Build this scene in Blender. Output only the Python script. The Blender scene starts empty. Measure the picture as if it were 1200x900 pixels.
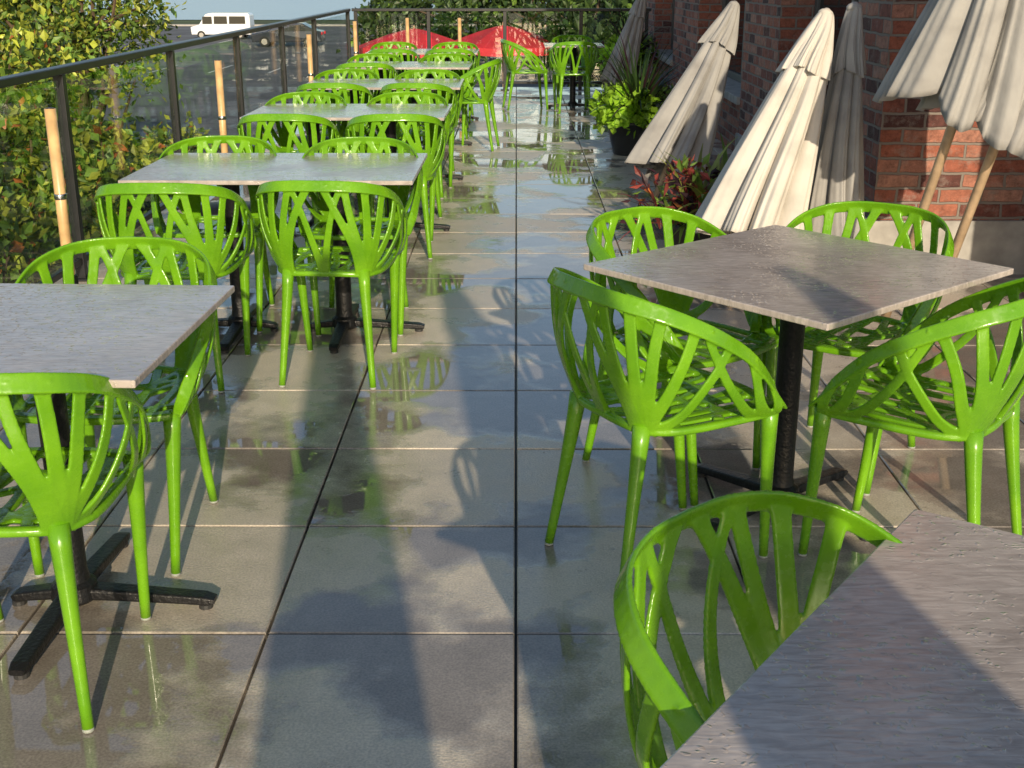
import bpy, bmesh, math, random
from mathutils import Vector, Matrix, Quaternion
random.seed(7)
R=math.radians
sc=bpy.context.scene
col=sc.collection
PI=math.pi

# ------------------------------------------------------------------ materials
def newmat(name):
    m=bpy.data.materials.new(name); m.use_nodes=True
    nt=m.node_tree; p=nt.nodes['Principled BSDF']
    return m,nt,p
def nd(nt,t,**k):
    n=nt.nodes.new(t)
    for a,b in k.items():
        if a.startswith('i_'): n.inputs[a[2:].replace('_',' ')].default_value=b
        else: setattr(n,a,b)
    return n
def ramp(nt,src,stops):
    r=nt.nodes.new('ShaderNodeValToRGB'); e=r.color_ramp.elements
    while len(e)<len(stops): e.new(.5)
    for i,(p,c) in enumerate(stops):
        e[i].position=p; e[i].color=(c,c,c,1) if isinstance(c,(int,float)) else (*c,1)
    nt.links.new(src,r.inputs[0]); return r
def mixc(nt,f,a,b,mode='MIX'):
    m=nt.nodes.new('ShaderNodeMix'); m.data_type='RGBA'; m.blend_type=mode
    for s,v in ((m.inputs[0],f),(m.inputs[6],a),(m.inputs[7],b)):
        if hasattr(v,'links'): nt.links.new(v,s)
        else: s.default_value=v if isinstance(v,(int,float)) else (*v,1)
    return m.outputs[2]
def math_(nt,op,a,b=None):
    m=nt.nodes.new('ShaderNodeMath'); m.operation=op
    for i,v in enumerate((a,b)):
        if v is None: continue
        if hasattr(v,'links'): nt.links.new(v,m.inputs[i])
        else: m.inputs[i].default_value=v
    return m.outputs[0]
def simple(name,c,rough=.5,metal=0,noise=.0,scale=20,bump=0,coat=0,space='obj'):
    m,nt,p=newmat(name)
    p.inputs['Base Color'].default_value=(*c,1); p.inputs['Roughness'].default_value=rough
    p.inputs['Metallic'].default_value=metal; p.inputs['Coat Weight'].default_value=coat
    if noise or bump:
        if space=='obj':
            tc=nd(nt,'ShaderNodeTexCoord').outputs['Object']
        else: tc=nd(nt,'ShaderNodeNewGeometry').outputs['Position']
        n=nd(nt,'ShaderNodeTexNoise',i_Scale=scale,i_Detail=5.0); nt.links.new(tc,n.inputs['Vector'])
        if noise:
            d=tuple(x*(1-noise) for x in c); l=tuple(min(1,x*(1+noise)) for x in c)
            r=ramp(nt,n.outputs[0],[(.3,d),(.7,l)]); nt.links.new(r.outputs[0],p.inputs['Base Color'])
        if bump:
            b=nd(nt,'ShaderNodeBump',i_Strength=bump,i_Distance=.01); nt.links.new(n.outputs[0],b.inputs['Height'])
            nt.links.new(b.outputs[0],p.inputs['Normal'])
    return m
def leafmat(name,c,rough=.45,tr=.35):
    m,nt,p=newmat(name)
    geo=nd(nt,'ShaderNodeNewGeometry')
    n=nd(nt,'ShaderNodeTexNoise',i_Scale=3.0,i_Detail=3.0); nt.links.new(geo.outputs['Position'],n.inputs['Vector'])
    a=tuple(x*.6 for x in c); b=tuple(min(1,x*1.5) for x in c)
    r=ramp(nt,n.outputs[0],[(.35,a),(.65,b)])
    hs=nd(nt,'ShaderNodeHueSaturation'); nt.links.new(r.outputs[0],hs.inputs['Color'])
    rv=math_(nt,'MULTIPLY_ADD',geo.outputs['Random Per Island'],.9); rv.node.inputs[2].default_value=.55
    nt.links.new(rv,hs.inputs['Value'])
    nt.links.new(hs.outputs[0],p.inputs['Base Color']); p.inputs['Roughness'].default_value=rough
    t=nd(nt,'ShaderNodeBsdfTranslucent'); nt.links.new(hs.outputs[0],t.inputs[0])
    mx=nd(nt,'ShaderNodeMixShader'); mx.inputs[0].default_value=tr
    nt.links.new(p.outputs[0],mx.inputs[1]); nt.links.new(t.outputs[0],mx.inputs[2])
    nt.links.new(mx.outputs[0],nt.nodes['Material Output'].inputs[0])
    return m

# green plastic
M_green,nt,p=newmat('green_plastic')
geo=nd(nt,'ShaderNodeNewGeometry')
n=nd(nt,'ShaderNodeTexNoise',i_Scale=9.0,i_Detail=4.0); nt.links.new(geo.outputs['Position'],n.inputs[0])
r=ramp(nt,n.outputs[0],[(.35,(.105,.28,.007)),(.7,(.16,.375,.010))]); nt.links.new(r.outputs[0],p.inputs['Base Color'])
n2=nd(nt,'ShaderNodeTexNoise',i_Scale=60.0,i_Detail=3.0); nt.links.new(geo.outputs['Position'],n2.inputs[0])
r2=ramp(nt,n2.outputs[0],[(.4,.16),(.65,.34)]); nt.links.new(r2.outputs[0],p.inputs['Roughness'])
b=nd(nt,'ShaderNodeBump',i_Strength=.12,i_Distance=.002); nt.links.new(n2.outputs[0],b.inputs['Height']); nt.links.new(b.outputs[0],p.inputs['Normal'])

# table laminate, wet
def tablemat(name,c1,c2):
    m,nt,p=newmat(name)
    geo=nd(nt,'ShaderNodeNewGeometry')
    n=nd(nt,'ShaderNodeTexNoise',i_Scale=4.0,i_Detail=9.0,i_Roughness=.7); nt.links.new(geo.outputs['Position'],n.inputs[0])
    r=ramp(nt,n.outputs[0],[(.25,c1),(.75,c2)])
    mp=nd(nt,'ShaderNodeMapping'); mp.inputs['Scale'].default_value=(20,90,20); mp.inputs['Rotation'].default_value=(0,0,.5)
    nt.links.new(geo.outputs['Position'],mp.inputs[0])
    st=nd(nt,'ShaderNodeTexNoise',i_Scale=1.0,i_Detail=6.0,i_Distortion=.8); nt.links.new(mp.outputs[0],st.inputs[0])
    rs=ramp(nt,st.outputs[0],[(.35,(.74,.73,.72)),(.65,(1.12,1.11,1.10))])
    nt.links.new(mixc(nt,.8,r.outputs[0],rs.outputs[0],'MULTIPLY'),p.inputs['Base Color'])
    w=nd(nt,'ShaderNodeTexNoise',i_Scale=6.0,i_Detail=5.0); nt.links.new(geo.outputs['Position'],w.inputs[0])
    rr=ramp(nt,w.outputs[0],[(.40,.24),(.52,.06)]); nt.links.new(rr.outputs[0],p.inputs['Roughness'])
    p.inputs['IOR'].default_value=1.7
    dn=nd(nt,'ShaderNodeTexNoise',i_Scale=35.0,i_Detail=3.0); nt.links.new(geo.outputs['Position'],dn.inputs[0])
    vm=nd(nt,'ShaderNodeVectorMath'); vm.operation='MULTIPLY_ADD'; nt.links.new(dn.outputs['Color'],vm.inputs[0]); vm.inputs[1].default_value=(.035,.035,.0); nt.links.new(geo.outputs['Position'],vm.inputs[2])
    v=nd(nt,'ShaderNodeTexVoronoi',i_Scale=95.0,i_Randomness=1.0); nt.links.new(vm.outputs[0],v.inputs['Vector'])
    dv=ramp(nt,v.outputs[0],[(.12,1.0),(.40,0.0)])
    sp=nd(nt,'ShaderNodeSeparateColor'); nt.links.new(v.outputs['Color'],sp.inputs[0])
    sel=ramp(nt,sp.outputs[0],[(.35,0.0),(.6,1.0)])
    msk=ramp(nt,w.outputs[0],[(.40,0.15),(.5,1.0)])
    h=math_(nt,'MULTIPLY',math_(nt,'MULTIPLY',dv.outputs[0],sel.outputs[0]),msk.outputs[0])
    h2=math_(nt,'ADD',h,math_(nt,'MULTIPLY',st.outputs[0],.9))
    b=nd(nt,'ShaderNodeBump',i_Strength=.6,i_Distance=.0016); nt.links.new(h2,b.inputs['Height']); nt.links.new(b.outputs[0],p.inputs['Normal'])
    return m
M_table=tablemat('wet_table_laminate',(.34,.295,.265),(.57,.505,.455))
M_black=simple('black_iron',(.012,.012,.013),.42,.3,bump=.35,scale=90)
M_rail=simple('black_rail_paint',(.018,.019,.021),.35,.2,noise=.2,scale=8)
M_cap=simple('grey_glide',(.30,.32,.28),.5)
M_wood=simple('varnished_wood',(.62,.40,.18),.35,noise=.25,scale=14)
M_wood2=simple('pale_wood',(.45,.32,.20),.5,noise=.3,scale=14)
M_metal=simple('steel',(.6,.6,.6),.25,1)
M_conc=simple('cast_concrete',(.36,.34,.31),.8,noise=.25,scale=9,bump=.4)
M_frame=simple('window_frame_paint',(.10,.098,.09),.5,noise=.1)
M_asph=simple('asphalt',(.13,.13,.135),.85,noise=.35,scale=.4,space='w')
M_line=simple('road_paint',(.7,.7,.68),.6)
M_grass=simple('grassland',(.07,.095,.025),.9,noise=.4,scale=.3,space='w')
M_bark=simple('bark',(.10,.065,.04),.9,noise=.3,scale=10,bump=.6)
M_rubber=simple('tyre_rubber',(.02,.02,.02),.8)
M_dark=simple('dark_trim',(.03,.03,.03),.5)
M_white=simple('white_car_paint',(.75,.76,.78),.2,coat=.6)
M_blue=simple('dark_car_paint',(.03,.035,.05),.2,coat=.6)
M_red=simple('red_canvas',(.74,.03,.05),.7,noise=.15,scale=2)
M_pot=simple('dark_glazed_pot',(.03,.032,.035),.35,noise=.2)
M_soil=simple('potting_soil',(.03,.02,.012),.95,noise=.4,scale=40,bump=.8)
M_hill=simple('far_hill',(.05,.08,.09),.95,noise=.3,scale=.01,space='w')
M_gl,nt,p=newmat('window_glass'); p.inputs['Base Color'].default_value=(.012,.014,.016,1); p.inputs['Roughness'].default_value=.04
M_glass,nt,p=newmat('railing_glass')
tr=nd(nt,'ShaderNodeBsdfTransparent'); tr.inputs[0].default_value=(.90,.93,.92,1)
gl=nd(nt,'ShaderNodeBsdfGlossy'); gl.inputs['Roughness'].default_value=.02
mx=nd(nt,'ShaderNodeMixShader'); mx.inputs[0].default_value=.14; nt.links.new(tr.outputs[0],mx.inputs[1]); nt.links.new(gl.outputs[0],mx.inputs[2])
nt.links.new(mx.outputs[0],nt.nodes['Material Output'].inputs[0])
M_water,nt,p=newmat('water'); p.inputs['Base Color'].default_value=(.30,.40,.48,1); p.inputs['Roughness'].default_value=.25
g=nd(nt,'ShaderNodeNewGeometry'); n=nd(nt,'ShaderNodeTexNoise',i_Scale=.5,i_Detail=4.0); nt.links.new(g.outputs['Position'],n.inputs[0])
b=nd(nt,'ShaderNodeBump',i_Strength=.6,i_Distance=.3); nt.links.new(n.outputs[0],b.inputs['Height']); nt.links.new(b.outputs[0],p.inputs['Normal'])

# canvas
def canvas(name,cs):
    M,nt,p=newmat(name); p.inputs['Roughness'].default_value=.9
    tc=nd(nt,'ShaderNodeTexCoord'); n=nd(nt,'ShaderNodeTexNoise',i_Scale=5.0,i_Detail=6.0); nt.links.new(tc.outputs['Object'],n.inputs[0])
    r=ramp(nt,n.outputs[0],[(.3,cs[0]),(.5,cs[1]),(.75,cs[2])]); nt.links.new(r.outputs[0],p.inputs['Base Color'])
    w=nd(nt,'ShaderNodeTexNoise',i_Scale=28.0,i_Detail=6.0); nt.links.new(tc.outputs['Object'],w.inputs[0])
    b=nd(nt,'ShaderNodeBump',i_Strength=.4,i_Distance=.006); nt.links.new(w.outputs[0],b.inputs['Height']); nt.links.new(b.outputs[0],p.inputs['Normal'])
    return M
M_canvas_lit=canvas('parasol_canvas_sunlit_tone',[(.47,.44,.39),(.58,.54,.48),(.62,.58,.52)])  # sunlit tone of the parasol cloth, sunlight put into the paler colour
M_canvas_shade=canvas('parasol_canvas_shade_tone',[(.25,.24,.23),(.33,.32,.305),(.38,.37,.35)])  # same cloth for the other parasols, shade put into the greyer colour
# brick (uv in metres)
M_brick,nt,p=newmat('brickwork'); p.inputs['Roughness'].default_value=.85
uv=nd(nt,'ShaderNodeUVMap'); 
dn=nd(nt,'ShaderNodeTexNoise',i_Scale=12.0,i_Detail=3.0); nt.links.new(uv.outputs[0],dn.inputs[0])
vm=nd(nt,'ShaderNodeVectorMath'); vm.operation='MULTIPLY_ADD'; nt.links.new(dn.outputs['Color'],vm.inputs[0]); vm.inputs[1].default_value=(.018,.018,0); nt.links.new(uv.outputs[0],vm.inputs[2])
br=nd(nt,'ShaderNodeTexBrick'); nt.links.new(vm.outputs[0],br.inputs['Vector'])
br.inputs['Scale'].default_value=1; br.inputs['Brick Width'].default_value=.225; br.inputs['Row Height'].default_value=.078
br.inputs['Mortar Size'].default_value=.0085; br.inputs['Mortar Smooth'].default_value=.3; br.inputs['Bias'].default_value=0
br.inputs['Color1'].default_value=(0,0,0,1); br.inputs['Color2'].default_value=(1,1,1,1); br.inputs['Mortar'].default_value=(.5,.5,.5,1)
rb=ramp(nt,br.outputs['Color'],[(0,(.06,.03,.03)),(.25,(.22,.072,.052)),(.6,(.36,.115,.068)),(1,(.42,.21,.15))])
n=nd(nt,'ShaderNodeTexNoise',i_Scale=20.0,i_Detail=9.0,i_Roughness=.8); nt.links.new(uv.outputs[0],n.inputs[0])
rn=ramp(nt,n.outputs[0],[(.32,.38),(.5,.95),(.70,1.5)])
c1=mixc(nt,.95,rb.outputs[0],rn.outputs[0],'MULTIPLY')
n4=nd(nt,'ShaderNodeTexNoise',i_Scale=7.0,i_Detail=9.0,i_Roughness=.8); nt.links.new(uv.outputs[0],n4.inputs[0])
c1=mixc(nt,ramp(nt,n4.outputs[0],[(.52,0.0),(.66,.65)]).outputs[0],c1,(.33,.27,.23))
nt.links.new(mixc(nt,br.outputs['Fac'],c1,(.25,.21,.18)),p.inputs['Base Color'])
h=math_(nt,'SUBTRACT',math_(nt,'MULTIPLY',n.outputs[0],.8),br.outputs['Fac'])
b=nd(nt,'ShaderNodeBump',i_Strength=1.0,i_Distance=.014); nt.links.new(h,b.inputs['Height']); nt.links.new(b.outputs[0],p.inputs['Normal'])

# wet paver
M_pav,nt,p=newmat('wet_concrete_pavers')
g=nd(nt,'ShaderNodeNewGeometry'); pos=g.outputs['Position']
at=nd(nt,'ShaderNodeAttribute'); at.attribute_name='tone'
n1=nd(nt,'ShaderNodeTexNoise',i_Scale=1.5,i_Detail=7.0,i_Roughness=.55); nt.links.new(pos,n1.inputs[0])
s=math_(nt,'ADD',n1.outputs[0],math_(nt,'MULTIPLY',at.outputs['Fac'],.07))
wet=ramp(nt,s,[(.485,0.0),(.52,.55),(.57,1.0)]).outputs[0]
n2=nd(nt,'ShaderNodeTexNoise',i_Scale=7.0,i_Detail=8.0,i_Roughness=.7); nt.links.new(pos,n2.inputs[0])
n3=nd(nt,'ShaderNodeTexNoise',i_Scale=160.0,i_Detail=4.0); nt.links.new(pos,n3.inputs[0])
dry=ramp(nt,n2.outputs[0],[(.3,(.52,.445,.35)),(.7,(.72,.63,.51))]).outputs[0]
spk=ramp(nt,n3.outputs[0],[(.35,.74),(.65,1.14)]).outputs[0]
dry=mixc(nt,.85,dry,spk,'MULTIPLY')
wetc=mixc(nt,1.0,dry,(.44,.44,.46),'MULTIPLY')
cc=mixc(nt,wet,dry,wetc)
tone=ramp(nt,at.outputs['Fac'],[(0,.80),(1,1.10)]).outputs[0]
nt.links.new(mixc(nt,1.0,cc,tone,'MULTIPLY'),p.inputs['Base Color'])
nr=ramp(nt,n2.outputs[0],[(.35,.26),(.65,.46)]).outputs[0]
rm=mixc(nt,wet,nr,(.012,.012,.012)); nt.links.new(rm,p.inputs['Roughness'])
p.inputs['IOR'].default_value=1.8
inv=math_(nt,'SUBTRACT',1.0,wet); hh=math_(nt,'MULTIPLY',math_(nt,'ADD',n3.outputs[0],n2.outputs[0]),math_(nt,'ADD',inv,.015))
b=nd(nt,'ShaderNodeBump',i_Strength=.5,i_Distance=.0032); nt.links.new(hh,b.inputs['Height']); nt.links.new(b.outputs[0],p.inputs['Normal'])

L_yel=leafmat('leaf_yellow_green',(.36,.40,.05)); L_grn=leafmat('leaf_green',(.15,.25,.04)); L_dk=leafmat('leaf_dark_green',(.04,.08,.022))
L_red=leafmat('leaf_orange_red',(.42,.14,.04)); L_lime=leafmat('leaf_lime',(.27,.48,.03)); L_coleus=leafmat('leaf_coleus_red',(.28,.06,.05))
L_purple=leafmat('leaf_dark_purple',(.05,.02,.03)); L_strap=leafmat('leaf_strap_yellow',(.36,.40,.08))
L_far=leafmat('leaf_far_green',(.07,.12,.03))

# ------------------------------------------------------------------ mesh helpers
class MB:
    def __init__(s): s.v=[]; s.f=[]; s.uv={}; s.mi=[]
    def add(s,vs,fs,mi=0):
        o=len(s.v); s.v+= [tuple(v) for v in vs]
        for f in fs: s.f.append(tuple(i+o for i in f)); s.mi.append(mi)
    def box(s,x0,x1,y0,y1,z0,z1,uv=False,mi=0):
        o=len(s.f)
        s.add([(x0,y0,z0),(x1,y0,z0),(x1,y1,z0),(x0,y1,z0),(x0,y0,z1),(x1,y0,z1),(x1,y1,z1),(x0,y1,z1)],
              [(0,3,2,1),(4,5,6,7),(0,1,5,4),(1,2,6,5),(2,3,7,6),(3,0,4,7)],mi)
        if uv:
            for k in range(o,len(s.f)):
                ps=[s.v[i] for i in s.f[k]]; j=k-o
                s.uv[k]=[(q[0],q[1]) if j<2 else ((q[0],q[2]) if j in(2,4) else (q[1]+.1,q[2])) for q in ps]
    def tube(s,pts,rad,n=10,cap=True,mi=0):
        pts=[Vector(q) for q in pts]; m=len(pts)
        if not isinstance(rad,(list,tuple)): rad=[rad]*m
        vs=[]; up=None
        for i,q in enumerate(pts):
            t=(pts[min(i+1,m-1)]-pts[max(i-1,0)]).normalized()
            if up is None: up=Vector((1,0,0)) if abs(t.x)<.8 else Vector((0,1,0))
            a=(up-t*up.dot(t)).normalized(); b=t.cross(a); up=a
            for k in range(n):
                w=2*PI*k/n; vs.append(q+(a*math.cos(w)+b*math.sin(w))*rad[i])
        fs=[(i*n+k,i*n+(k+1)%n,(i+1)*n+(k+1)%n,(i+1)*n+k) for i in range(m-1) for k in range(n)]
        if cap: fs+=[tuple(range(n))[::-1],tuple(range((m-1)*n,m*n))]
        s.add(vs,fs,mi)
    def ribbon(s,pts,nrm,w,th,n=16,pw=.3):
        m=len(pts); vs=[]
        for i,q in enumerate(pts):
            t=(pts[min(i+1,m-1)]-pts[max(i-1,0)]).normalized()
            N=(nrm[i]-t*nrm[i].dot(t)).normalized(); B=t.cross(N)
            for k in range(n):
                a=2*PI*(k+.5)/n; c,d=math.cos(a),math.sin(a)
                c=math.copysign(abs(c)**pw,c); d=math.copysign(abs(d)**pw,d)
                vs.append(q+B*(w[i]/2*c)+N*(th[i]/2*d))
        fs=[(i*n+k,i*n+(k+1)%n,(i+1)*n+(k+1)%n,(i+1)*n+k) for i in range(m-1) for k in range(n)]
        fs+=[tuple(range(n))[::-1],tuple(range((m-1)*n,m*n))]
        s.add(vs,fs)
    def lathe(s,prof,n=24,c=(0,0,0),mi=0):
        vs=[(c[0]+r*math.cos(2*PI*k/n),c[1]+r*math.sin(2*PI*k/n),c[2]+z) for r,z in prof for k in range(n)]
        m=len(prof)
        fs=[(i*n+k,i*n+(k+1)%n,(i+1)*n+(k+1)%n,(i+1)*n+k) for i in range(m-1) for k in range(n)]
        fs+=[tuple(range(n))[::-1],tuple(range((m-1)*n,m*n))]
        s.add(vs,fs,mi)
    def build(s,name,mats,parent=None,smooth=False,bevel=0):
        me=bpy.data.meshes.new(name); me.from_pydata(s.v,[],s.f)
        if not isinstance(mats,(list,tuple)): mats=[mats]
        for m in mats: me.materials.append(m)
        if len(mats)>1: me.polygons.foreach_set('material_index',s.mi)
        if s.uv:
            ul=me.uv_layers.new(name='UVMap')
            for k,us in s.uv.items():
                for li,u in zip(me.polygons[k].loop_indices,us): ul.data[li].uv=u
        if smooth: me.polygons.foreach_set('use_smooth',[True]*len(me.polygons))
        me.update()
        o=bpy.data.objects.new(name,me); col.objects.link(o)
        if parent: o.parent=parent
        if bevel:
            b=o.modifiers.new('bevel','BEVEL'); b.width=bevel; b.segments=2; b.limit_method='ANGLE'
        return o
def tag(o,label=None,cat=None,group=None,kind=None):
    if label: o['label']=label
    if cat: o['category']=cat
    if group: o['group']=group
    if kind: o['kind']=kind
    return o
def empty(name,loc=(0,0,0),rz=0,label=None,cat=None,group=None):
    o=bpy.data.objects.new(name,None); col.objects.link(o); o.location=loc; o.rotation_euler=(0,0,rz); o.empty_display_size=.1
    return tag(o,label,cat,group)
def dup(root,loc,rz,label,group=None):
    r=root.copy(); col.objects.link(r); r.location=loc; r.rotation_euler=(0,0,rz); r['label']=label
    if group: r['group']=group
    for ch in list(root.children):
        c=ch.copy(); col.objects.link(c); c.parent=r
        for g in list(ch.children):
            d=g.copy(); col.objects.link(d); d.parent=c
    return r
def bake(o,voxel,smooth=2,fac=.5):
    md=o.modifiers.new('r','REMESH'); md.mode='VOXEL'; md.voxel_size=voxel; md.use_smooth_shade=True
    sm=o.modifiers.new('s','SMOOTH'); sm.factor=fac; sm.iterations=smooth
    dg=bpy.context.evaluated_depsgraph_get()
    me=bpy.data.meshes.new_from_object(o.evaluated_get(dg)); o.modifiers.clear()
    mats=[m for m in o.data.materials]; o.data=me
    me.materials.clear()
    for m in mats: me.materials.append(m)
    me.polygons.foreach_set('use_smooth',[True]*len(me.polygons))

def cr(P,t):
    n=len(P)-1; x=min(max(t,0),1)*n; i=min(int(x),n-1); u=x-i
    a=P[max(i-1,0)]; b=P[i]; c=P[i+1]; d=P[min(i+2,n)]
    return tuple(.5*((2*b[k])+(-a[k]+c[k])*u+(2*a[k]-5*b[k]+4*c[k]-d[k])*u*u+(-a[k]+3*b[k]-3*c[k]+d[k])*u**3) for k in range(len(a)))

# ------------------------------------------------------------------ chair
RIM=[(0,-.278,.797),(.095,-.270,.795),(.183,-.23,.783),(.247,-.15,.754),(.274,-.04,.70),(.272,.07,.63),(.250,.165,.54),(.222,.232,.455)]
LOW=[(0,-.180,.445),(.075,-.180,.445),(.145,-.160,.44),(.19,-.105,.44),(.205,-.03,.44),(.208,.06,.44),(.208,.14,.44),(.205,.212,.44)]
def rimp(s):
    q=cr(RIM,abs(s)); return Vector((math.copysign(q[0],s) if s else 0,q[1],q[2]))
def lowp(s):
    q=cr(LOW,abs(s)); return Vector((math.copysign(q[0],s) if s else 0,q[1],q[2]))
def shell(s,t,off=0):
    a=lowp(s); b=rimp(s); q=a.lerp(b,t)
    d=Vector((q.x,q.y-.0,0)); d=d.normalized() if d.length>0 else Vector((0,-1,0))
    return q+d*(.030*math.sin(PI*min(1,t))*(1-.3*t))+d*off
def shelln(s,t):
    e=.01
    ds=shell(min(1,s+e),t)-shell(max(-1,s-e),t); dt=shell(s,min(1,t+e))-shell(s,max(0,t-e))
    n=ds.cross(dt)
    if n.length<1e-9: n=Vector((0,-1,0))
    return n.normalized()
def branch(mb,ctrl,w0,w1,off0=0,off1=0,th=.0085,n=18):
    pts=[];nr=[];ws=[];ts=[]
    for i in range(n+1):
        u=i/n; s,t=cr(ctrl,u); s=max(-1,min(1,s)); t=max(0,min(1,t))
        o=off0+(off1-off0)*u
        pts.append(shell(s,t,o)); nr.append(shelln(s,t)); k=(1-u)**3
        ws.append(w1+(w0-w1)*k+ (.012*max(0,(u-.84)/.16)**2)); ts.append(th+.014*k*k)
    mb.ribbon(pts,nr,ws,ts)
def make_chair():
    root=empty('chair')
    back=MB()
    pts=[];nr=[]
    for i in range(81):
        s=-1+2*i/80; pts.append(rimp(s)); nr.append((shelln(s,.97)+Vector((0,0,.55))).normalized())
    ws=[.043-.012*abs(-1+2*i/80)**3 for i in range(81)]
    back.ribbon(pts,nr,ws,[.0088]*81)
    rr=random.Random(3)
    for sg in (1,-1):
        j=lambda a:a+rr.uniform(-.008,.008)
        B=[([(.27,0),(.20,.34),(.12,.68),(.05,1)],.046,.029,0),
           ([(.28,0),(.235,.35),(.19,.7),(.155,1)],.046,.028,0),
           ([(.29,0),(.285,.5),(.265,1)],.05,.031,0),
           ([(.30,0),(.33,.35),(.36,.7),(.385,1)],.046,.030,0),
           ([(.31,0),(.39,.28),(.45,.62),(.50,1)],.042,.030,0),
           ([(.33,0),(.47,.17),(.575,.6),(.62,1)],.036,.026,-.001),
           ([(.97,0),(.80,.42),(.735,1)],.045,.028,0),
           ([(.97,0),(.91,.48),(.85,1)],.04,.025,0),
           ([(.97,0),(.78,.18),(.64,.50),(.56,.85),(.53,1)],.040,.023,-.003),
           ([(.02,0),(.05,.4),(.09,.75),(.15,1)],.034,.023,-.005)]
        for c,w0,w1,of in B:
            branch(back,[(sg*j(a),t) for a,t in c],w0,w1,of,0)
    pts=[lowp(-1+2*i/60) for i in range(61)]
    back.ribbon(pts,[Vector((0,0,1))]*61,[.026]*61,[.022]*61,pw=.8)
    bo=back.build('backrest',M_green,root); bake(bo,.0031,1,.3)
    seat=MB()
    up=Vector((0,0,1))
    def sz(x,y): return .448-.016*(1-min(1,(x/.2)**2))*(1-min(1,((y-.02)/.22)**2))
    def rib(ctrl,w=.028,th=.012,n=12):
        P=[]
        for i in range(n+1):
            q=cr(ctrl,i/n); x=q[0]*.95; P.append(Vector((x,q[1],sz(x,q[1]))))
        seat.ribbon(P,[up]*(n+1),[w]*(n+1),[th]*(n+1))
    rib([(-.215,.215),(-.11,.243),(0,.25),(.11,.243),(.215,.215)],.034,.02,20)
    S=[[(-.15,-.165),(-.17,0),(-.15,.235)],[(-.15,-.165),(-.09,-.02),(-.10,.24)],[(-.07,-.185),(-.085,0),(-.03,.245)],
       [(-.02,-.185),(0,.02),(-.06,.245)],[(.0,-.185),(.05,0),(.03,.248)],[(.09,-.18),(.05,.02),(.09,.24)],[(.15,-.165),(.12,0),(.15,.235)],
       [(.15,-.165),(.17,0),(.17,.23)],[(-.2,-.10),(-.05,-.05),(.08,-.12),(.2,-.08)],
       [(-.2,-.09),(-.03,.06),(.1,.07),(.21,.13)],[(-.21,.14),(-.08,.16),(.06,.13),(.21,.04)]]
    for c in S: rib(c)
    pts=[lowp(-1+2*i/60) for i in range(61)]
    seat.ribbon(pts,[up]*61,[.022]*61,[.018]*61)
    so=seat.build('seat',M_green,root); bake(so,.004,1)
    for sx in (1,-1):
        for (tx,ty,fx,fy) in ((.147,-.163,.180,-.232),(.203,.208,.182,.242)):
            lg=MB(); P=[];rd=[]
            for i in range(9):
                u=i/8; z=.455-.447*u
                P.append((sx*(tx+(fx-tx)*u**1.1),ty+(fy-ty)*u**1.1,z)); rd.append(.0128+.0115*(1-u)**1.6)
            lg.tube(P,rd,14)
            lo=lg.build('leg',M_green,root,smooth=True)
            cp=MB(); cp.lathe([(.011,0),(.0130,.002),(.0130,.007),(.011,.009)],14,(sx*fx,fy,0)); cp.build('foot_cap',M_cap,lo,smooth=True)
    return root
CH=make_chair()
chair_used=[0]
def chair(x,y,deg,label,group=None):
    tag(CH,None,'chair')
    if not chair_used[0]:
        chair_used[0]=1; CH.location=(x,y,0.001); CH.rotation_euler=(0,0,R(deg)); tag(CH,label,'chair',group); return
    dup(CH,(x,y,0.001),R(deg),label)

# ------------------------------------------------------------------ tables
TH=.745
def make_table(loc,w,d,deg,label,peds,arms,group='grey topped dining tables on black pedestals'):
    root=empty('dining_table',(loc[0],loc[1],0),R(deg),label,'table',group)
    t=MB(); t.box(-w/2,w/2,-d/2,d/2,TH-.018,TH)
    t.build('tabletop',M_table,root,bevel=.003)
    for k,px in enumerate(peds):
        c=MB(); c.lathe([(.05,.05),(.042,.07),(.036,.10),(.036,TH-.06),(.045,TH-.045),(.045,TH-.035)],20,(px,0,0)); c.build('column',M_black,root,smooth=True)
        pl=MB(); pl.box(px-.03,px+.03,-.2,.2,TH-.036,TH-.022); pl.box(px-.2,px+.2,-.03,.03,TH-.037,TH-.023); pl.build('top_bracket',M_black,root,bevel=.004)
        b=MB(); up=Vector((0,0,1))
        for q_,(dx,dy,L) in enumerate(arms[k]):
            e_=q_*.0006
            P=[Vector((px+dx*L*f,dy*L*f,z+e_)) for f,z in ((0,.042),(.35,.038),(.7,.031),(.93,.026),(1,.022))]
            b.ribbon(P,[up]*5,[.052,.050,.046,.044,.036],[.034,.030,.026,.024,.016],n=20,pw=.35)
        b.lathe([(.05,.02),(.06,.03),(.055,.065),(.035,.08)],20,(px,0,0))
        bo=b.build('pedestal_foot',M_black,root,smooth=False,bevel=0)
        for (dx,dy,L) in arms[k]:
            e=MB(); e.lathe([(.018,0),(.018,.012),(.01,.016)],12,(px+dx*L*.93,dy*L*.93,0)); e.build('glide',M_dark,bo)
    return root
AL=[(-1,0,.36),(1,0,.16),(0,1,.36),(0,-1,.36)]; AR=[(1,0,.36),(-1,0,.16),(0,1,.36),(0,-1,.36)]
ORD=['nearest table of the left row, wet grey top cut off by the picture edge',
 'second table from the camera in the left row beside the railing',
 'third table from the camera in the left row beside the railing',
 'fourth table from the camera in the left row beside the railing',
 'fifth table from the camera in the left row beside the railing',
 'farthest table of the left row, small near the end railing']
TY=[2.36,4.87,7.14,9.12,11.15,13.25]
ords=['nearest','second','third','fourth','fifth','farthest']
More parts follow.
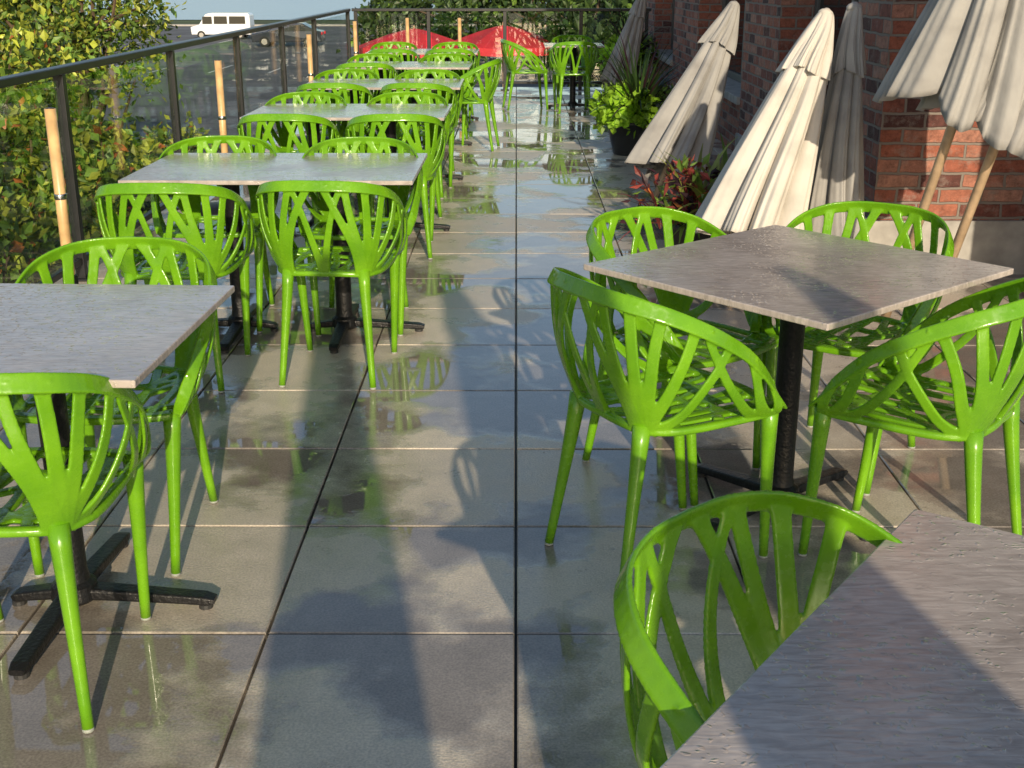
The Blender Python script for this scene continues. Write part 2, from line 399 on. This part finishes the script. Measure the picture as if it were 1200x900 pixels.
for i,y0 in enumerate(TY):
    cx=-1.36 if i==0 else -1.01
    make_table((cx,y0+.4),1.19,.8,-2.0 if i==0 else random.uniform(-.8,.8),ORD[i],[-.235,.235],[AL,AR])
chair(-1.10,2.43,2,'green chair cut by the left picture edge, back turned, at the nearest left table')
chair(-1.10,3.15,181,'green chair facing the camera behind the nearest left table')
for i,y0 in enumerate(TY[1:],1):
    o=ords[i]
    j=lambda a=.03:random.uniform(-a,a)
    chair(-1.31+j(),y0-.2+j(),random.uniform(-5,5),'green chair, back turned, near side left of the %s left row table'%o)
    if i!=4: chair(-.70+j(.02),y0-.17+j(),random.uniform(-5,5),'green chair, back turned, near side right of the %s left row table'%o)
    chair(-1.33+j(),y0+.60+j(),180+random.uniform(-6,6),'green chair facing the camera, far side left of the %s left row table'%o)
    chair(-.69+j(.02),y0+.57+j(),180+random.uniform(-6,6),'green chair facing the camera, far side right of the %s left row table'%o)
chair(-.42,11.3,82,'green chair seen side on at the aisle end of the fifth left row table')
make_table((.80,3.37),.885,.835,41,'square grey table set diagonally among four green chairs by the brick wall',[0],[[(1,0,.33),(-1,0,.33),(0,1,.33),(0,-1,.33)]])
import_d1=Vector((-.586,-.810)); d2=Vector((.81,-.586)); cor=Vector((.62,1.72))
cc_=cor+import_d1*.45+d2*.43
make_table((cc_.x,cc_.y),.86,.90,math.degrees(math.atan2(-.586,.81)),'wet grey table in the bottom right corner cut off by the picture',[0],[[(1,0,.33),(-1,0,.33),(0,1,.33),(0,-1,.33)]])
chair(.385,3.06,-60,'sunlit green chair with its back to the aisle at the diagonal table')
chair(1.10,3.03,52,'green chair at the near right side of the diagonal table by the picture edge')
chair(1.07,3.75,146,'green chair facing the camera behind the far right side of the diagonal table')
chair(.52,3.66,-139,'green chair facing the camera behind the far left side of the diagonal table')
chair(.43,1.36,-137,'green chair at the bottom of the picture pushed to the corner table')
make_table((.68,14.95),.7,.7,0,'small distant table at the far end of the terrace',[0],[[(1,0,.3),(-1,0,.3),(0,1,.3),(0,-1,.3)]])
chair(.10,14.8,-80,'distant green chair seen side on, left of the far end table')
chair(.66,14.45,4,'distant green chair with its back to the camera in front of the far end table')
chair(.70,15.5,180,'distant green chair behind the far end table')

# ------------------------------------------------------------------ terrace floor
def build_floor():
    P=.61; gap=.007; mb=MB(); tones=[]; rr=random.Random(5)
    for ix in range(-5,6):
        for iy in range(-12,29):
            x0=ix*P+gap/2; x1=(ix+1)*P-gap/2; y0=.17+iy*P+gap/2; y1=.17+(iy+1)*P-gap/2
            if x0<-2.5: x0=-2.5
            if x1<=x0: continue
            if y1<-7: continue
            bv=.003; a=rr.uniform(-.0022,.0022); b=rr.uniform(-.0022,.0022); c=rr.uniform(-.0006,.0006)
            z=lambda x,y:a*(x-(x0+x1)/2)+b*(y-(y0+y1)/2)+c
            vs=[(x0+bv,y0+bv,0),(x1-bv,y0+bv,0),(x1-bv,y1-bv,0),(x0+bv,y1-bv,0)]
            vs=[(x,y,z(x,y)) for x,y,_ in vs]
            lo=[(x0,y0,-.003),(x1,y0,-.003),(x1,y1,-.003),(x0,y1,-.003)]; lo=[(x,y,q+z(x,y)) for x,y,q in lo]
            bt=[(x,y,-.04) for x,y,_ in lo]
            mb.add(vs+lo+bt,[(0,1,2,3)]+[(4+k,4+(k+1)%4,(k+1)%4,k) for k in range(4)]+[(8+k,8+(k+1)%4,4+(k+1)%4,4+k) for k in range(4)])
            tones+=[rr.random()]*9
    o=mb.build('floor',M_pav)
    at=o.data.attributes.new('tone','FLOAT','FACE'); at.data.foreach_set('value',tones)
    tag(o,kind='structure')
build_floor()
m=MB(); m.box(-2.5,3.36,-7,17.88,-2.8,-.035); tag(m.build('terrace_base',M_dark),kind='structure')
# ------------------------------------------------------------------ outside ground
m=MB(); m.add([(-900,-300,-2.84),(900,-300,-2.84),(900,900,-2.84),(-900,900,-2.84)],[(0,1,2,3)]); tag(m.build('ground',M_grass),kind='structure')
m=MB(); m.add([(-60,20,-2.80),(40,20,-2.80),(40,112,-2.80),(-60,112,-2.80)],[(0,1,2,3)]); tag(m.build('car_park',M_asph),kind='structure')
m=MB()
for k in range(16): m.box(-34+k*2.8,-33.88+k*2.8,84,89,-2.796,-2.794)
for k in range(10): m.box(-20+k*2.8,-19.88+k*2.8,58,63,-2.796,-2.794)
tag(m.build('parking_lines',M_line),kind='structure')
m=MB(); m.box(-60,40,112,113,-2.8,-2.66); tag(m.build('kerb',M_conc),kind='structure')
m=MB(); m.add([(-900,128,-2.79),(900,128,-2.79),(900,2500,-2.79),(-900,2500,-2.79)],[(0,1,2,3)]); tag(m.build('water',M_water),kind='structure')
m=MB(); N=60; vs=[]
for i in range(N+1):
    x=-1500+3000*i/N; h=30+25*math.sin(i*.5)+18*math.sin(i*1.3+1)
    vs+=[(x,1500,-3),(x,1560,h)]
m.add(vs,[(2*i,2*i+2,2*i+3,2*i+1) for i in range(N)]); tag(m.build('hills',M_hill,smooth=True),kind='structure')

# ------------------------------------------------------------------ railings
def railing(name,p0,p1,posts,label):
    root=empty(name,(p0[0],p0[1],0),0,label,'railing')
    d=Vector((p1[0]-p0[0],p1[1]-p0[1],0)); L=d.length; d.normalize(); rz=math.atan2(d.y,d.x); root.rotation_euler=(0,0,rz)
    m=MB(); m.box(0,L,-.03,.03,1.055,1.095); m.build('top_rail',M_rail,root,bevel=.006)
    m=MB(); m.box(0,L,-.018,.018,.085,.12); m.build('bottom_rail',M_rail,root,bevel=.004)
    for i,a in enumerate(posts):
        m=MB(); m.box(a-.025,a+.025,-.025,.025,0,1.055); m.box(a-.06,a+.06,-.06,.06,-.0,.012); m.build('post',M_rail,root,bevel=.004)
        if i<len(posts)-1:
            g=MB(); g.box(a+.04,posts[i+1]-.04,-.005,.005,.125,1.03); g.build('glass_panel',M_glass,root)
railing('terrace_railing',(-2.3,2.0),(-2.3,17.3),[.3,2.35,4.25,6.3,8.3,10.3,12.3,15.2],'black metal railing with glass panels along the left side of the terrace')
railing('terrace_railing',(-2.26,17.36),(1.85,17.36),[.05,1.05,2.1,3.15,4.05],'black metal railing closing the far end of the terrace')

def wpole(x,y,label,h=1.0,base=True):
    root=empty('parasol_pole',(x,y,0),0,label,'parasol pole','bare wooden parasol poles')
    m=MB(); m.tube([(0,0,.03),(0,0,h)],.0235,16); m.build('pole',M_wood,root,smooth=True)
    m=MB(); m.lathe([(.025,h*.62),(.0265,h*.62+.004),(.0265,h*.62+.02),(.025,h*.62+.024)],16); m.build('collar',M_metal,root,smooth=True)
    m=MB(); m.lathe([(.018,h-.001),(.018,h+.004),(.010,h+.005)],16); m.build('socket',M_dark,root)
    m=MB(); m.lathe([(.23,0),(.235,.01),(.225,.04),(.06,.06),(.035,.07),(.032,.28),(.026,.29)],28); m.build('base_weight',M_black,root,smooth=True)
for x,y,l in ((-1.95,5.15,'wooden parasol pole beside the railing, closest to the camera'),(-1.95,8.15,'second wooden parasol pole from the camera beside the railing'),
    (-1.95,11.8,'third wooden parasol pole from the camera beside the railing'),(-1.95,15.2,'fourth wooden parasol pole from the camera near the railing corner'),
    (-1.42,16.4,'thin distant wooden pole left one before the end railing'),(-.74,16.4,'thin distant wooden pole right one before the end railing')): wpole(x,y,l)

# ------------------------------------------------------------------ closed parasols
def parasol(foot,apex,clen,Rh,label,seed,vent=True,rag=.04,mat=None,fold=.55):
    mat=mat or M_canvas_shade
    rr=random.Random(seed)
    f=Vector(foot); a=Vector(apex); L=(a-f).length
    root=empty('closed_parasol',f,0,label,'parasol','closed grey parasols')
    root.rotation_mode='QUATERNION'; root.rotation_quaternion=(a-f).to_track_quat('Z','Y')
    n=192; nz=34
    amp=[rr.uniform(.78,1.12) for _ in range(8)]; ph=[rr.uniform(-.22,.22) for _ in range(8)]
    def sheet(z1,z0,r1,r0,fold,name,parent,hem,pw=.85):
        m=MB(); vs=[]
        for i in range(nz+1):
            t=i/nz
            rad=r1+(r0-r1)*(t**pw)
            tw=.18*math.sin(t*3+seed)
            for k in range(n):
                w=2*PI*k/n; q=(w/(2*PI)*8)%8; ii=int(q); u=q-ii
                lobe=math.sin(PI*u); sharp=lobe**.55
                aa=amp[ii]
                r_=rad*(1-fold*t**.5+fold*t**.5*sharp*aa*1.25)
                r_+=rad*(.035*math.sin(24*w+seed+1.5*t)+.03*math.sin(37*w-1*t+seed)+.015*math.sin(11*w+7*t+seed))*t
                wob=1+.10*math.sin(2*w+seed)+.05*math.sin(3*w+t*2.5+seed*2)
                z=z1+(z0-z1)*t+(hem*(sharp-.6)*t**4*-1)+hem*.6*math.sin(3*w+seed)*t**4
                vs.append((r_*wob*math.cos(w+tw+ph[ii]*t*lobe),r_*wob*math.sin(w+tw+ph[ii]*t*lobe),z))
        fs=[(i*n+k,(i+1)*n+k,(i+1)*n+(k+1)%n,i*n+(k+1)%n) for i in range(nz) for k in range(n)]
        m.add(vs,fs)
        o=m.build(name,mat,parent,smooth=True)
        so=o.modifiers.new('s','SOLIDIFY'); so.thickness=.003
        return o
    m=MB(); m.tube([(0,0,0),(0,0,L-.02)],.021,14); m.build('pole',M_wood2,root,smooth=True)
    sheet(L-.03,L-clen,.035,Rh,fold,'canopy',root,rag)
    if vent: sheet(L-.0,L-.32,.036,Rh*.40+.022,.40,'vent',root,.02,.9)
    m=MB(); m.lathe([(.038,L-.02),(.040,L+.0),(.030,L+.012),(.018,L+.018),(.012,L+.024)],16); m.build('finial',mat,root,smooth=True)
    m=MB()
    for k in range(8):
        w=2*PI*k/8; m.tube([(.03*math.cos(w),.03*math.sin(w),L-.1),(Rh*.35*math.cos(w),Rh*.35*math.sin(w),L-clen+.06)],.007,6)
    m.build('rib_cluster',M_wood2,root)
    return root
parasol((.88,8.05,.0),(1.47,8.55,1.34),1.24,.225,'leaning closed parasol beside the red leafed plant, second from the far end',1)
parasol((1.05,5.85,.0),(1.53,6.25,1.35),1.20,.25,'sunlit closed parasol leaning behind the diagonal table',2,rag=.03,mat=M_canvas_lit)
parasol((1.60,6.12,.0),(1.67,6.26,1.38),1.20,.17,'closed parasol standing just behind the sunlit leaning one',3)
parasol((1.10,14.6,.0),(1.50,14.9,1.36),1.15,.20,'distant closed parasol leaning near the far planter',4)
parasol((1.70,5.40,.0),(2.04,4.90,2.22),1.24,.30,'tall closed parasol with ragged hem in the top right, left of two',5,rag=.07,fold=.32)
parasol((1.86,5.30,.0),(2.26,4.95,2.12),1.20,.33,'tall closed parasol with ragged hem at the right picture edge',6,rag=.07,fold=.32)
# unseen behind the viewpoint: one known by its long shadow, two added for shade
parasol((.17,-1.4,.0),(.16,-1.4,2.5),1.40,.20,'closed parasol upright in the aisle behind the viewpoint',7)
parasol((.72,-1.1,.0),(.73,-1.1,2.5),1.40,.20,'unseen closed parasol added for shade behind the viewpoint, middle of three',8)
parasol((1.42,-1.3,.0),(1.45,-1.3,2.3),1.25,.20,'unseen closed parasol added for shade behind the viewpoint, nearest the wall',9)

# ------------------------------------------------------------------ brick building
B=empty('brick_building',(0,0,0),0,'red brick building with dark windows along the right side of the terrace','building')
FX=1.9
def wall(x0,x1,y0,y1,z0,z1,mat=M_brick,name='wall'):
    m=MB(); m.box(x0,x1,y0,y1,z0,z1,uv=True); return m.build(name,mat,B)
segs=[(6.4,7.05),(9.1,10.5),(13.2,15.2),(17.4,20)]
for a,b in segs: wall(FX,FX+.4,a,b,.0,4.2)
for a,b in ((7.05,9.1),(10.5,13.2),(15.2,17.4)):
    wall(FX+.08,FX+.4,a,b,0,.48); wall(FX+.08,FX+.4,a,b,2.7,4.2)
    w=MB(); w.box(FX+.24,FX+.30,a,a+.07,.55,2.7); w.box(FX+.24,FX+.30,b-.07,b,.55,2.7); w.box(FX+.24,FX+.30,a+.07,b-.07,.55,.62); w.box(FX+.24,FX+.30,a+.07,b-.07,2.63,2.7)
    mid=(a+b)/2; w.box(FX+.24,FX+.30,mid-.03,mid+.03,.62,2.63); w.box(FX+.245,FX+.295,a+.07,mid-.03,1.5,1.55); w.box(FX+.245,FX+.295,mid+.03,b-.07,1.5,1.55)
    wo=w.build('window',M_frame,B,bevel=.005)
    g=MB(); g.box(FX+.265,FX+.275,a+.05,b-.05,.6,2.65); g.build('pane',M_gl,wo)
    s=MB(); s.box(FX-.03,FX+.33,a+.002,b-.002,.48,.55); s.build('sill',M_conc,wo,bevel=.006)
wall(FX+.4,2.74,6.4,6.8,0,4.2)
m=MB(); m.box(FX-.025,2.74,6.372,6.399,0,.29); m.box(FX-.027,FX-.001,6.4,7.04,0,.29); m.build('plinth',M_conc,B)
for a,b in ((9.12,10.48),(13.22,15.18)):
    m=MB(); m.box(FX-.027,FX-.001,a,b,0,.25); m.build('plinth',M_conc,B)
wall(2.74,3.2,5.9,6.4,0,4.2); wall(2.74,3.2,4.2,5.9,2.5,4.2)
w=MB(); w.box(2.76,2.84,4.2,4.3,.02,2.5); w.box(2.76,2.84,5.8,5.9,.02,2.5); w.box(2.76,2.84,4.3,5.8,.02,.2); w.box(2.76,2.84,4.3,5.8,2.4,2.5)
do=w.build('door',M_frame,B,bevel=.005); g=MB(); g.box(2.79,2.80,4.28,5.82,.18,2.42); g.build('pane',M_gl,do)
g=MB(); g.tube([(2.73,5.65,.9),(2.73,5.65,1.3)],.012,10); g.tube([(2.73,5.65,.93),(2.77,5.65,.93)],.01,8); g.tube([(2.73,5.65,1.27),(2.77,5.65,1.27)],.01,8); g.build('handle',M_metal,do,smooth=True)
m=MB(); m.box(FX-.06,3.4,6.34,20.1,4.2,4.35); m.build('parapet',M_conc,B)

# ------------------------------------------------------------------ plants
def leaf(mb,q,sz,rr,mi,up=.3,asp=.55):
    d=Vector((rr.gauss(0,1),rr.gauss(0,1),rr.gauss(0,1)+up)).normalized()
    e=Vector((rr.gauss(0,1),rr.gauss(0,1),rr.gauss(0,1))); s=d.cross(e).normalized(); n=s.cross(d)
    s=s*sz*asp*.5
    mid=q+d*sz*.45
    mb.add([q,mid+s+n*sz*.08,q+d*sz,mid-s+n*sz*.08,mid-n*sz*.03],[(0,1,4),(1,2,4),(2,3,4),(3,0,4)],mi)
def bush(name,label,cat,x,y,zb,top,rad,nl,sz,mats,wts,seed,group,squash=1.2,nclump=26,trunk=.05,crown_name='foliage',stem_name='stem',asp=.55,cs=1):
    rr=random.Random(seed)
    root=empty(name,(x,y,zb),0,label,cat,group)
    H=top-zb; cz=H-rad*squash
    cl=[]
    mb=MB()
    while len(cl)<nclump:
        v=Vector((rr.uniform(-1,1),rr.uniform(-1,1),rr.uniform(-1,1)))
        if v.length>1 or v.length<.35: continue
        cl.append((Vector((v.x*rad*.85,v.y*rad*.85,cz+v.z*rad*squash*.85)),rr.uniform(.14,.34)*rad*cs))
    for _ in range(nl):
        c,s=rr.choice(cl)
        q=c+Vector((rr.gauss(0,s*.6),rr.gauss(0,s*.6),rr.gauss(0,s*.55)))
        leaf(mb,q,sz*rr.uniform(.5,1.5),rr,rr.choices(range(len(mats)),wts)[0],asp=asp*rr.uniform(.7,1.2))
    mb.build(crown_name,mats,root)
    st=MB()
    st.tube([(0,0,0),(rr.uniform(-.05,.05),rr.uniform(-.05,.05),H*.4),(0,0,cz)],[trunk,trunk*.8,trunk*.5],8)
    for c,s in cl:
        b=Vector((0,0,min(cz,H*.25+rr.random()*(cz-H*.25))))
        m_=b.lerp(c,.5)+Vector((rr.uniform(-.1,.1)*rad,rr.uniform(-.1,.1)*rad,-.05*rad))
        st.tube([b,m_,c],[trunk*.4,trunk*.28,trunk*.12],5)
    st.build(stem_name,M_bark,root)
SH=[(-3.15,6.5,.95,.7,'yellow green shrub at the left edge beyond the railing'),(-3.2,8.0,.9,.75,'leafy shrub behind the first railing posts'),
    (-4.3,9.2,1.95,1.0,'tall yellow green shrub in the upper left beyond the railing'),(-3.25,9.7,.7,.75,'shrub beyond the railing behind the second wooden pole'),
    (-4.6,11.2,1.4,1.0,'broad shrub in the upper left behind the front shrubs'),(-3.3,11.4,.35,.75,'low shrub beyond the railing behind the third left table'),
    (-3.3,13.2,.0,.8,'low shrub beyond the railing near the fourth left table'),(-3.3,15.3,-.3,.9,'low shrub beyond the railing near its far corner'),
    (-3.2,5.4,.3,.7,'low shrub beyond the railing beside the nearest left table'),(-4.7,13.6,.3,1.0,'yellow green shrub between the railing and the car park')]
for i,(x,y,t,r_,lb) in enumerate(SH):
    bush('shrub',lb,'shrub',x,y,-2.82,t,r_,4600,.075,[L_yel,L_grn,L_red,L_dk],[5,4,.4,.8],20+i,'shrubs beyond the left railing',squash=1.4,nclump=44,asp=.7,cs=.72)
bush('tree','bright green tree in the upper left above the railing','tree',-5.8,16.6,-2.82,2.6,1.4,9000,.10,[L_yel,L_grn,L_dk],[4,4,1],40,None,1.1,40,.1,'crown','trunk')
bush('tree','green tree beyond the shrubs left of the white van','tree',-9.6,24,-2.82,2.4,1.6,6500,.14,[L_yel,L_grn,L_dk],[3,4,1],41,None,1.0,36,.12,'crown','trunk')
FT=[(-6.3,66,2.2,2.6),(-3.0,62,2.6,2.8),(.8,64,2.2,2.8),(4.5,60,3.4,3.2),(9,70,4,4),(2.6,42,1.9,2.1),(5.6,46,2.4,2.4)]
fl=['far tree leftmost behind the red parasols','far tree behind the left red parasol','far tree behind the right red parasol','far tree right of the red parasols, behind','tall far tree rightmost, farthest off','dark tree just right of the red parasols','dark tree beside the far corner of the brick building']
for i,(x,y,t,r_) in enumerate(FT):
    bush('tree',fl[i],'tree',x,y,-2.82,t,r_,4500 if i>4 else 3500,.30 if i>4 else .38,[L_far,L_dk,L_grn],[3,4,.3] if i>4 else [4,3,1],50+i,'trees across the car park',1.15 if i>4 else 1.0,34,.2,'crown','trunk')
bush('shrub','dark hedge like shrub just beyond the end railing, left','shrub',-1.0,19.6,-2.82,-.45,1.0,4500,.09,[L_far,L_dk],[3,3],61,None,1.2)
bush('shrub','dark shrub just beyond the end railing, right','shrub',1.3,19.9,-2.82,.3,1.0,4500,.09,[L_far,L_dk],[3,4],62,None,1.2)

def blade(mb,base,d,L,w,droop,mi,rr,n=6):
    d=d.normalized(); side=d.cross(Vector((0,0,1))).normalized()
    vs=[];q=Vector(base);v=d.copy()
    for i in range(n+1):
        t=i/n; ww=w*(math.sin(PI*min(.96,.15+t*.85)))*.5
        vs+=[q+side*ww,q-side*ww]; q=q+v*(L/n); v=(v+Vector((0,0,-droop/n))).normalized()
    mb.add(vs,[(2*i,2*i+1,2*i+3,2*i+2) for i in range(n)],mi)
def potplant(x,y,label,pr,phh,kind,seed):
    rr=random.Random(seed)
    root=empty('potted_plant',(x,y,0),0,label,'potted plant')
    m=MB(); m.lathe([(pr*.68,0),(pr*.72,.01),(pr,phh-.03),(pr*1.06,phh-.03),(pr*1.06,phh),(pr*.95,phh),(pr*.92,phh-.04)],32); m.build('pot',M_pot,root,smooth=True)
    s=MB(); s.lathe([(pr*.92,phh-.05),(pr*.5,phh-.035),(.01,phh-.03)],24); s.build('soil',M_soil,root)
    if kind=='big':
        f=MB()
        for _ in range(800):
            a=rr.uniform(PI*.75,PI*1.75); rad=rr.uniform(.05,.34); z=phh+.24*(1-rad/.4)+rr.uniform(-.10,.12)
            leaf(f,Vector((math.cos(a)*rad,math.sin(a)*rad,z)),rr.uniform(.06,.11),rr,0,asp=.85)
        f.build('lime_foliage',L_lime,root)
        f=MB()
        for _ in range(1000):
            a=rr.uniform(-.6,PI*1.1); rad=rr.uniform(0,.36); z=phh+rr.uniform(-.06,.36)*(1-rad*.8)
            leaf(f,Vector((math.cos(a)*rad+.06,math.sin(a)*rad,z)),rr.uniform(.05,.09),rr,rr.choices([0,1],[3,1])[0])
        f.build('green_foliage',[L_grn,L_purple],root)
        f=MB()
        for _ in range(130):
            a=rr.uniform(0,2*PI); e=rr.uniform(.6,1.45)
            blade(f,(.05+.03*math.cos(a),.03*math.sin(a),phh),Vector((math.cos(a)*math.cos(e),math.sin(a)*math.cos(e),math.sin(e))),rr.uniform(.5,.85),.024,1.2,rr.choices([0,1],[1,2])[0],rr)
        f.build('spiky_leaves',[L_purple,L_dk],root)
    else:
        f=MB()
        for _ in range(320):
            a=rr.uniform(0,2*PI); rad=rr.uniform(0,.36); z=phh+rr.uniform(-.04,.34)*(1-rad)
            leaf(f,Vector((math.cos(a)*rad-.06,math.sin(a)*rad,z)),rr.uniform(.06,.11),rr,rr.choices([0,1,2,3],[3,1.6,.4,1.2])[0],asp=.42)
        for _ in range(60):
            a=rr.uniform(0,2*PI); e=rr.uniform(.3,1.4); o_=rr.uniform(0,.2)
            blade(f,(-.06+o_*math.cos(a),o_*math.sin(a),phh-.03),Vector((math.cos(a)*math.cos(e),math.sin(a)*math.cos(e),math.sin(e))),rr.uniform(.25,.42),.026,1.5,rr.choices([0,1,3],[3,2,1])[0],rr)
        f.build('red_foliage',[L_coleus,L_purple,L_red,L_grn],root)
        f=MB()
        for _ in range(80):
            a=rr.uniform(0,2*PI); e=rr.uniform(.4,1.35); bx_=rr.uniform(-.05,.2)
            blade(f,(bx_+.03*math.cos(a),.06*math.sin(a),phh),Vector((math.cos(a)*math.cos(e),math.sin(a)*math.cos(e),math.sin(e))),rr.uniform(.32,.58),.034,1.4,rr.choices([0,1],[1,1])[0],rr)
        f.build('strap_leaves',[L_strap,L_grn],root)
potplant(1.03,11.0,'large dark pot with lime trailing leaves and dark spiky leaves at the terrace wall',.22,.30,'big',71)
potplant(1.04,6.85,'red leafed plant with yellow strap leaves beside the leaning parasol',.20,.20,'red',72)
potplant(1.45,16.6,'dark spiky plant in a pot at the far end beside the brick wall',.2,.45,'big',73)

# ------------------------------------------------------------------ vehicles
def vehicle(name,label,cat,x,y,rz,prof,W,wheels,wins,paint,scl=1):
    root=empty(name,(x,y,-2.8),rz,label,cat); root.scale=(scl,scl,scl)
    m=MB(); n=len(prof)
    vs=[(px,-W/2 if pz<1.0 else -W/2*.9,pz) for px,pz in prof]+[(px,W/2 if pz<1.0 else W/2*.9,pz) for px,pz in prof]
    m.add(vs,[tuple(range(n)),tuple(range(n,2*n))[::-1]]+[(i,i+n,(i+1)%n+n,(i+1)%n) for i in range(n)])
    m.build('body',paint,root,bevel=.06)
    for wx in wheels:
        for sy in (-1,1):
            w=MB(); w.tube([(wx,sy*(W/2-.2),.33),(wx,sy*(W/2+.01),.33)],.33,20); wo=w.build('wheel',M_rubber,root)
            r_=MB(); r_.tube([(wx,sy*(W/2-.02),.33),(wx,sy*(W/2+.02),.33)],.19,16); r_.build('rim',M_metal,wo)
    for q in wins:
        for sy in (-1,1):
            w=MB(); yy=sy*(W/2*.93); a,b,c,d=q
            w.add([(a,yy,c),(b,yy,c),(b-.02,sy*(W/2*.905),d),(a+.02,sy*(W/2*.905),d)],[(0,1,2,3)]); o=w.build('window',M_gl,root); so=o.modifiers.new('s','SOLIDIFY'); so.thickness=.05; so.offset=0
    xs=[p_[0] for p_ in prof]
    for xx,mt,nm in ((min(xs),M_metal,'headlight'),(max(xs),M_red,'tail_light')):
        for sy in (-1,1):
            w=MB(); w.box(xx-.02,xx+.06,sy*W*.38-.12,sy*W*.38+.12,.75,.92); w.build(nm,mt,root,bevel=.02)
vehicle('parked_van','white van parked by the water in the upper left','van',-21.0,90,0,
 [(-2.4,.35),(-2.45,.95),(-1.75,1.15),(-1.2,1.95),(-.9,2.05),(2.3,2.05),(2.45,1.9),(2.5,.35)],1.9,(-1.6,1.6),[(-1.45,-.65,1.2,1.78),(-.5,.6,1.2,1.8),(.75,2.1,1.2,1.8)],M_white,.86)
vehicle('parked_car','dark car parked across the car park','car',-14.5,80,0,
 [(-2.2,.3),(-2.25,.8),(-1.2,.98),(-.5,1.42),(1.0,1.45),(1.8,1.02),(2.2,.95),(2.2,.3)],1.75,(-1.4,1.4),[(-.85,.1,1.02,1.32),(.2,1.2,1.02,1.34)],M_blue)

def redpar(x,y,label,seed,zt=2.75,Rr=2.1):
    root=empty('open_parasol',(x,y,-2.8),R(seed*17),label,'parasol','open red parasols in the car park')
    m=MB(); n=8; vs=[(0,0,zt)]
    for j in range(1,7):
        for k in range(n*4):
            w=2*PI*k/(n*4); u=(k%4)/4; rr_=Rr*j/6*(1-.06*math.sin(PI*u))
            vs.append((rr_*math.cos(w),rr_*math.sin(w),zt-.62*(j/6)**1.3-.05*math.sin(PI*u)*j/6))
    q=n*4; vs+=[(v[0],v[1],v[2]-.25) for v in vs[-q:]]
    fs=[(0,1+k,1+(k+1)%q) for k in range(q)]+[(1+j*q+k,1+(j+1)*q+k,1+(j+1)*q+(k+1)%q,1+j*q+(k+1)%q) for j in range(6) for k in range(q)]
    m.add(vs,fs); m.build('canopy',M_red,root)
    m=MB(); m.tube([(0,0,0),(0,0,zt+.1)],.03,10); m.build('pole',M_wood2,root)
    m=MB(); m.lathe([(.35,0),(.35,.06),(.05,.1)],16); m.build('base',M_black,root)
redpar(-.45,43,'open red parasol in the distance, right of two',1,2.70); redpar(-3.7,45.5,'open red parasol in the distance, left of two',2,2.5)

# ------------------------------------------------------------------ light, world, camera
EL=R(18.5); d=Vector((-.148,.989,0)).normalized()*math.cos(EL); d.z=-math.sin(EL)
sl=bpy.data.lights.new('sun','SUN'); sl.energy=5; sl.angle=R(.5); sl.color=(1,.85,.63)
so=bpy.data.objects.new('sun',sl); col.objects.link(so); so.rotation_euler=d.to_track_quat('-Z','Y').to_euler(); so.location=(2,-10,8)
w=bpy.data.worlds.new('World'); sc.world=w; w.use_nodes=True; nt=w.node_tree
sk=nt.nodes.new('ShaderNodeTexSky'); sk.sky_type='NISHITA'; sk.sun_disc=False; sk.sun_elevation=EL; sk.sun_rotation=R(171.5)
nt.links.new(sk.outputs[0],nt.nodes['Background'].inputs[0]); nt.nodes['Background'].inputs[1].default_value=.14
cam=bpy.data.cameras.new('camera'); co=bpy.data.objects.new('camera',cam); col.objects.link(co)
co.location=(0,0,1.53); co.rotation_euler=(R(90-18.7),0,R(.2)); cam.sensor_width=36; cam.lens=42.5; cam.clip_end=4000; cam.clip_start=.02
sc.camera=co
sc.view_settings.view_transform='Standard'; sc.view_settings.look='None'; sc.view_settings.exposure=0
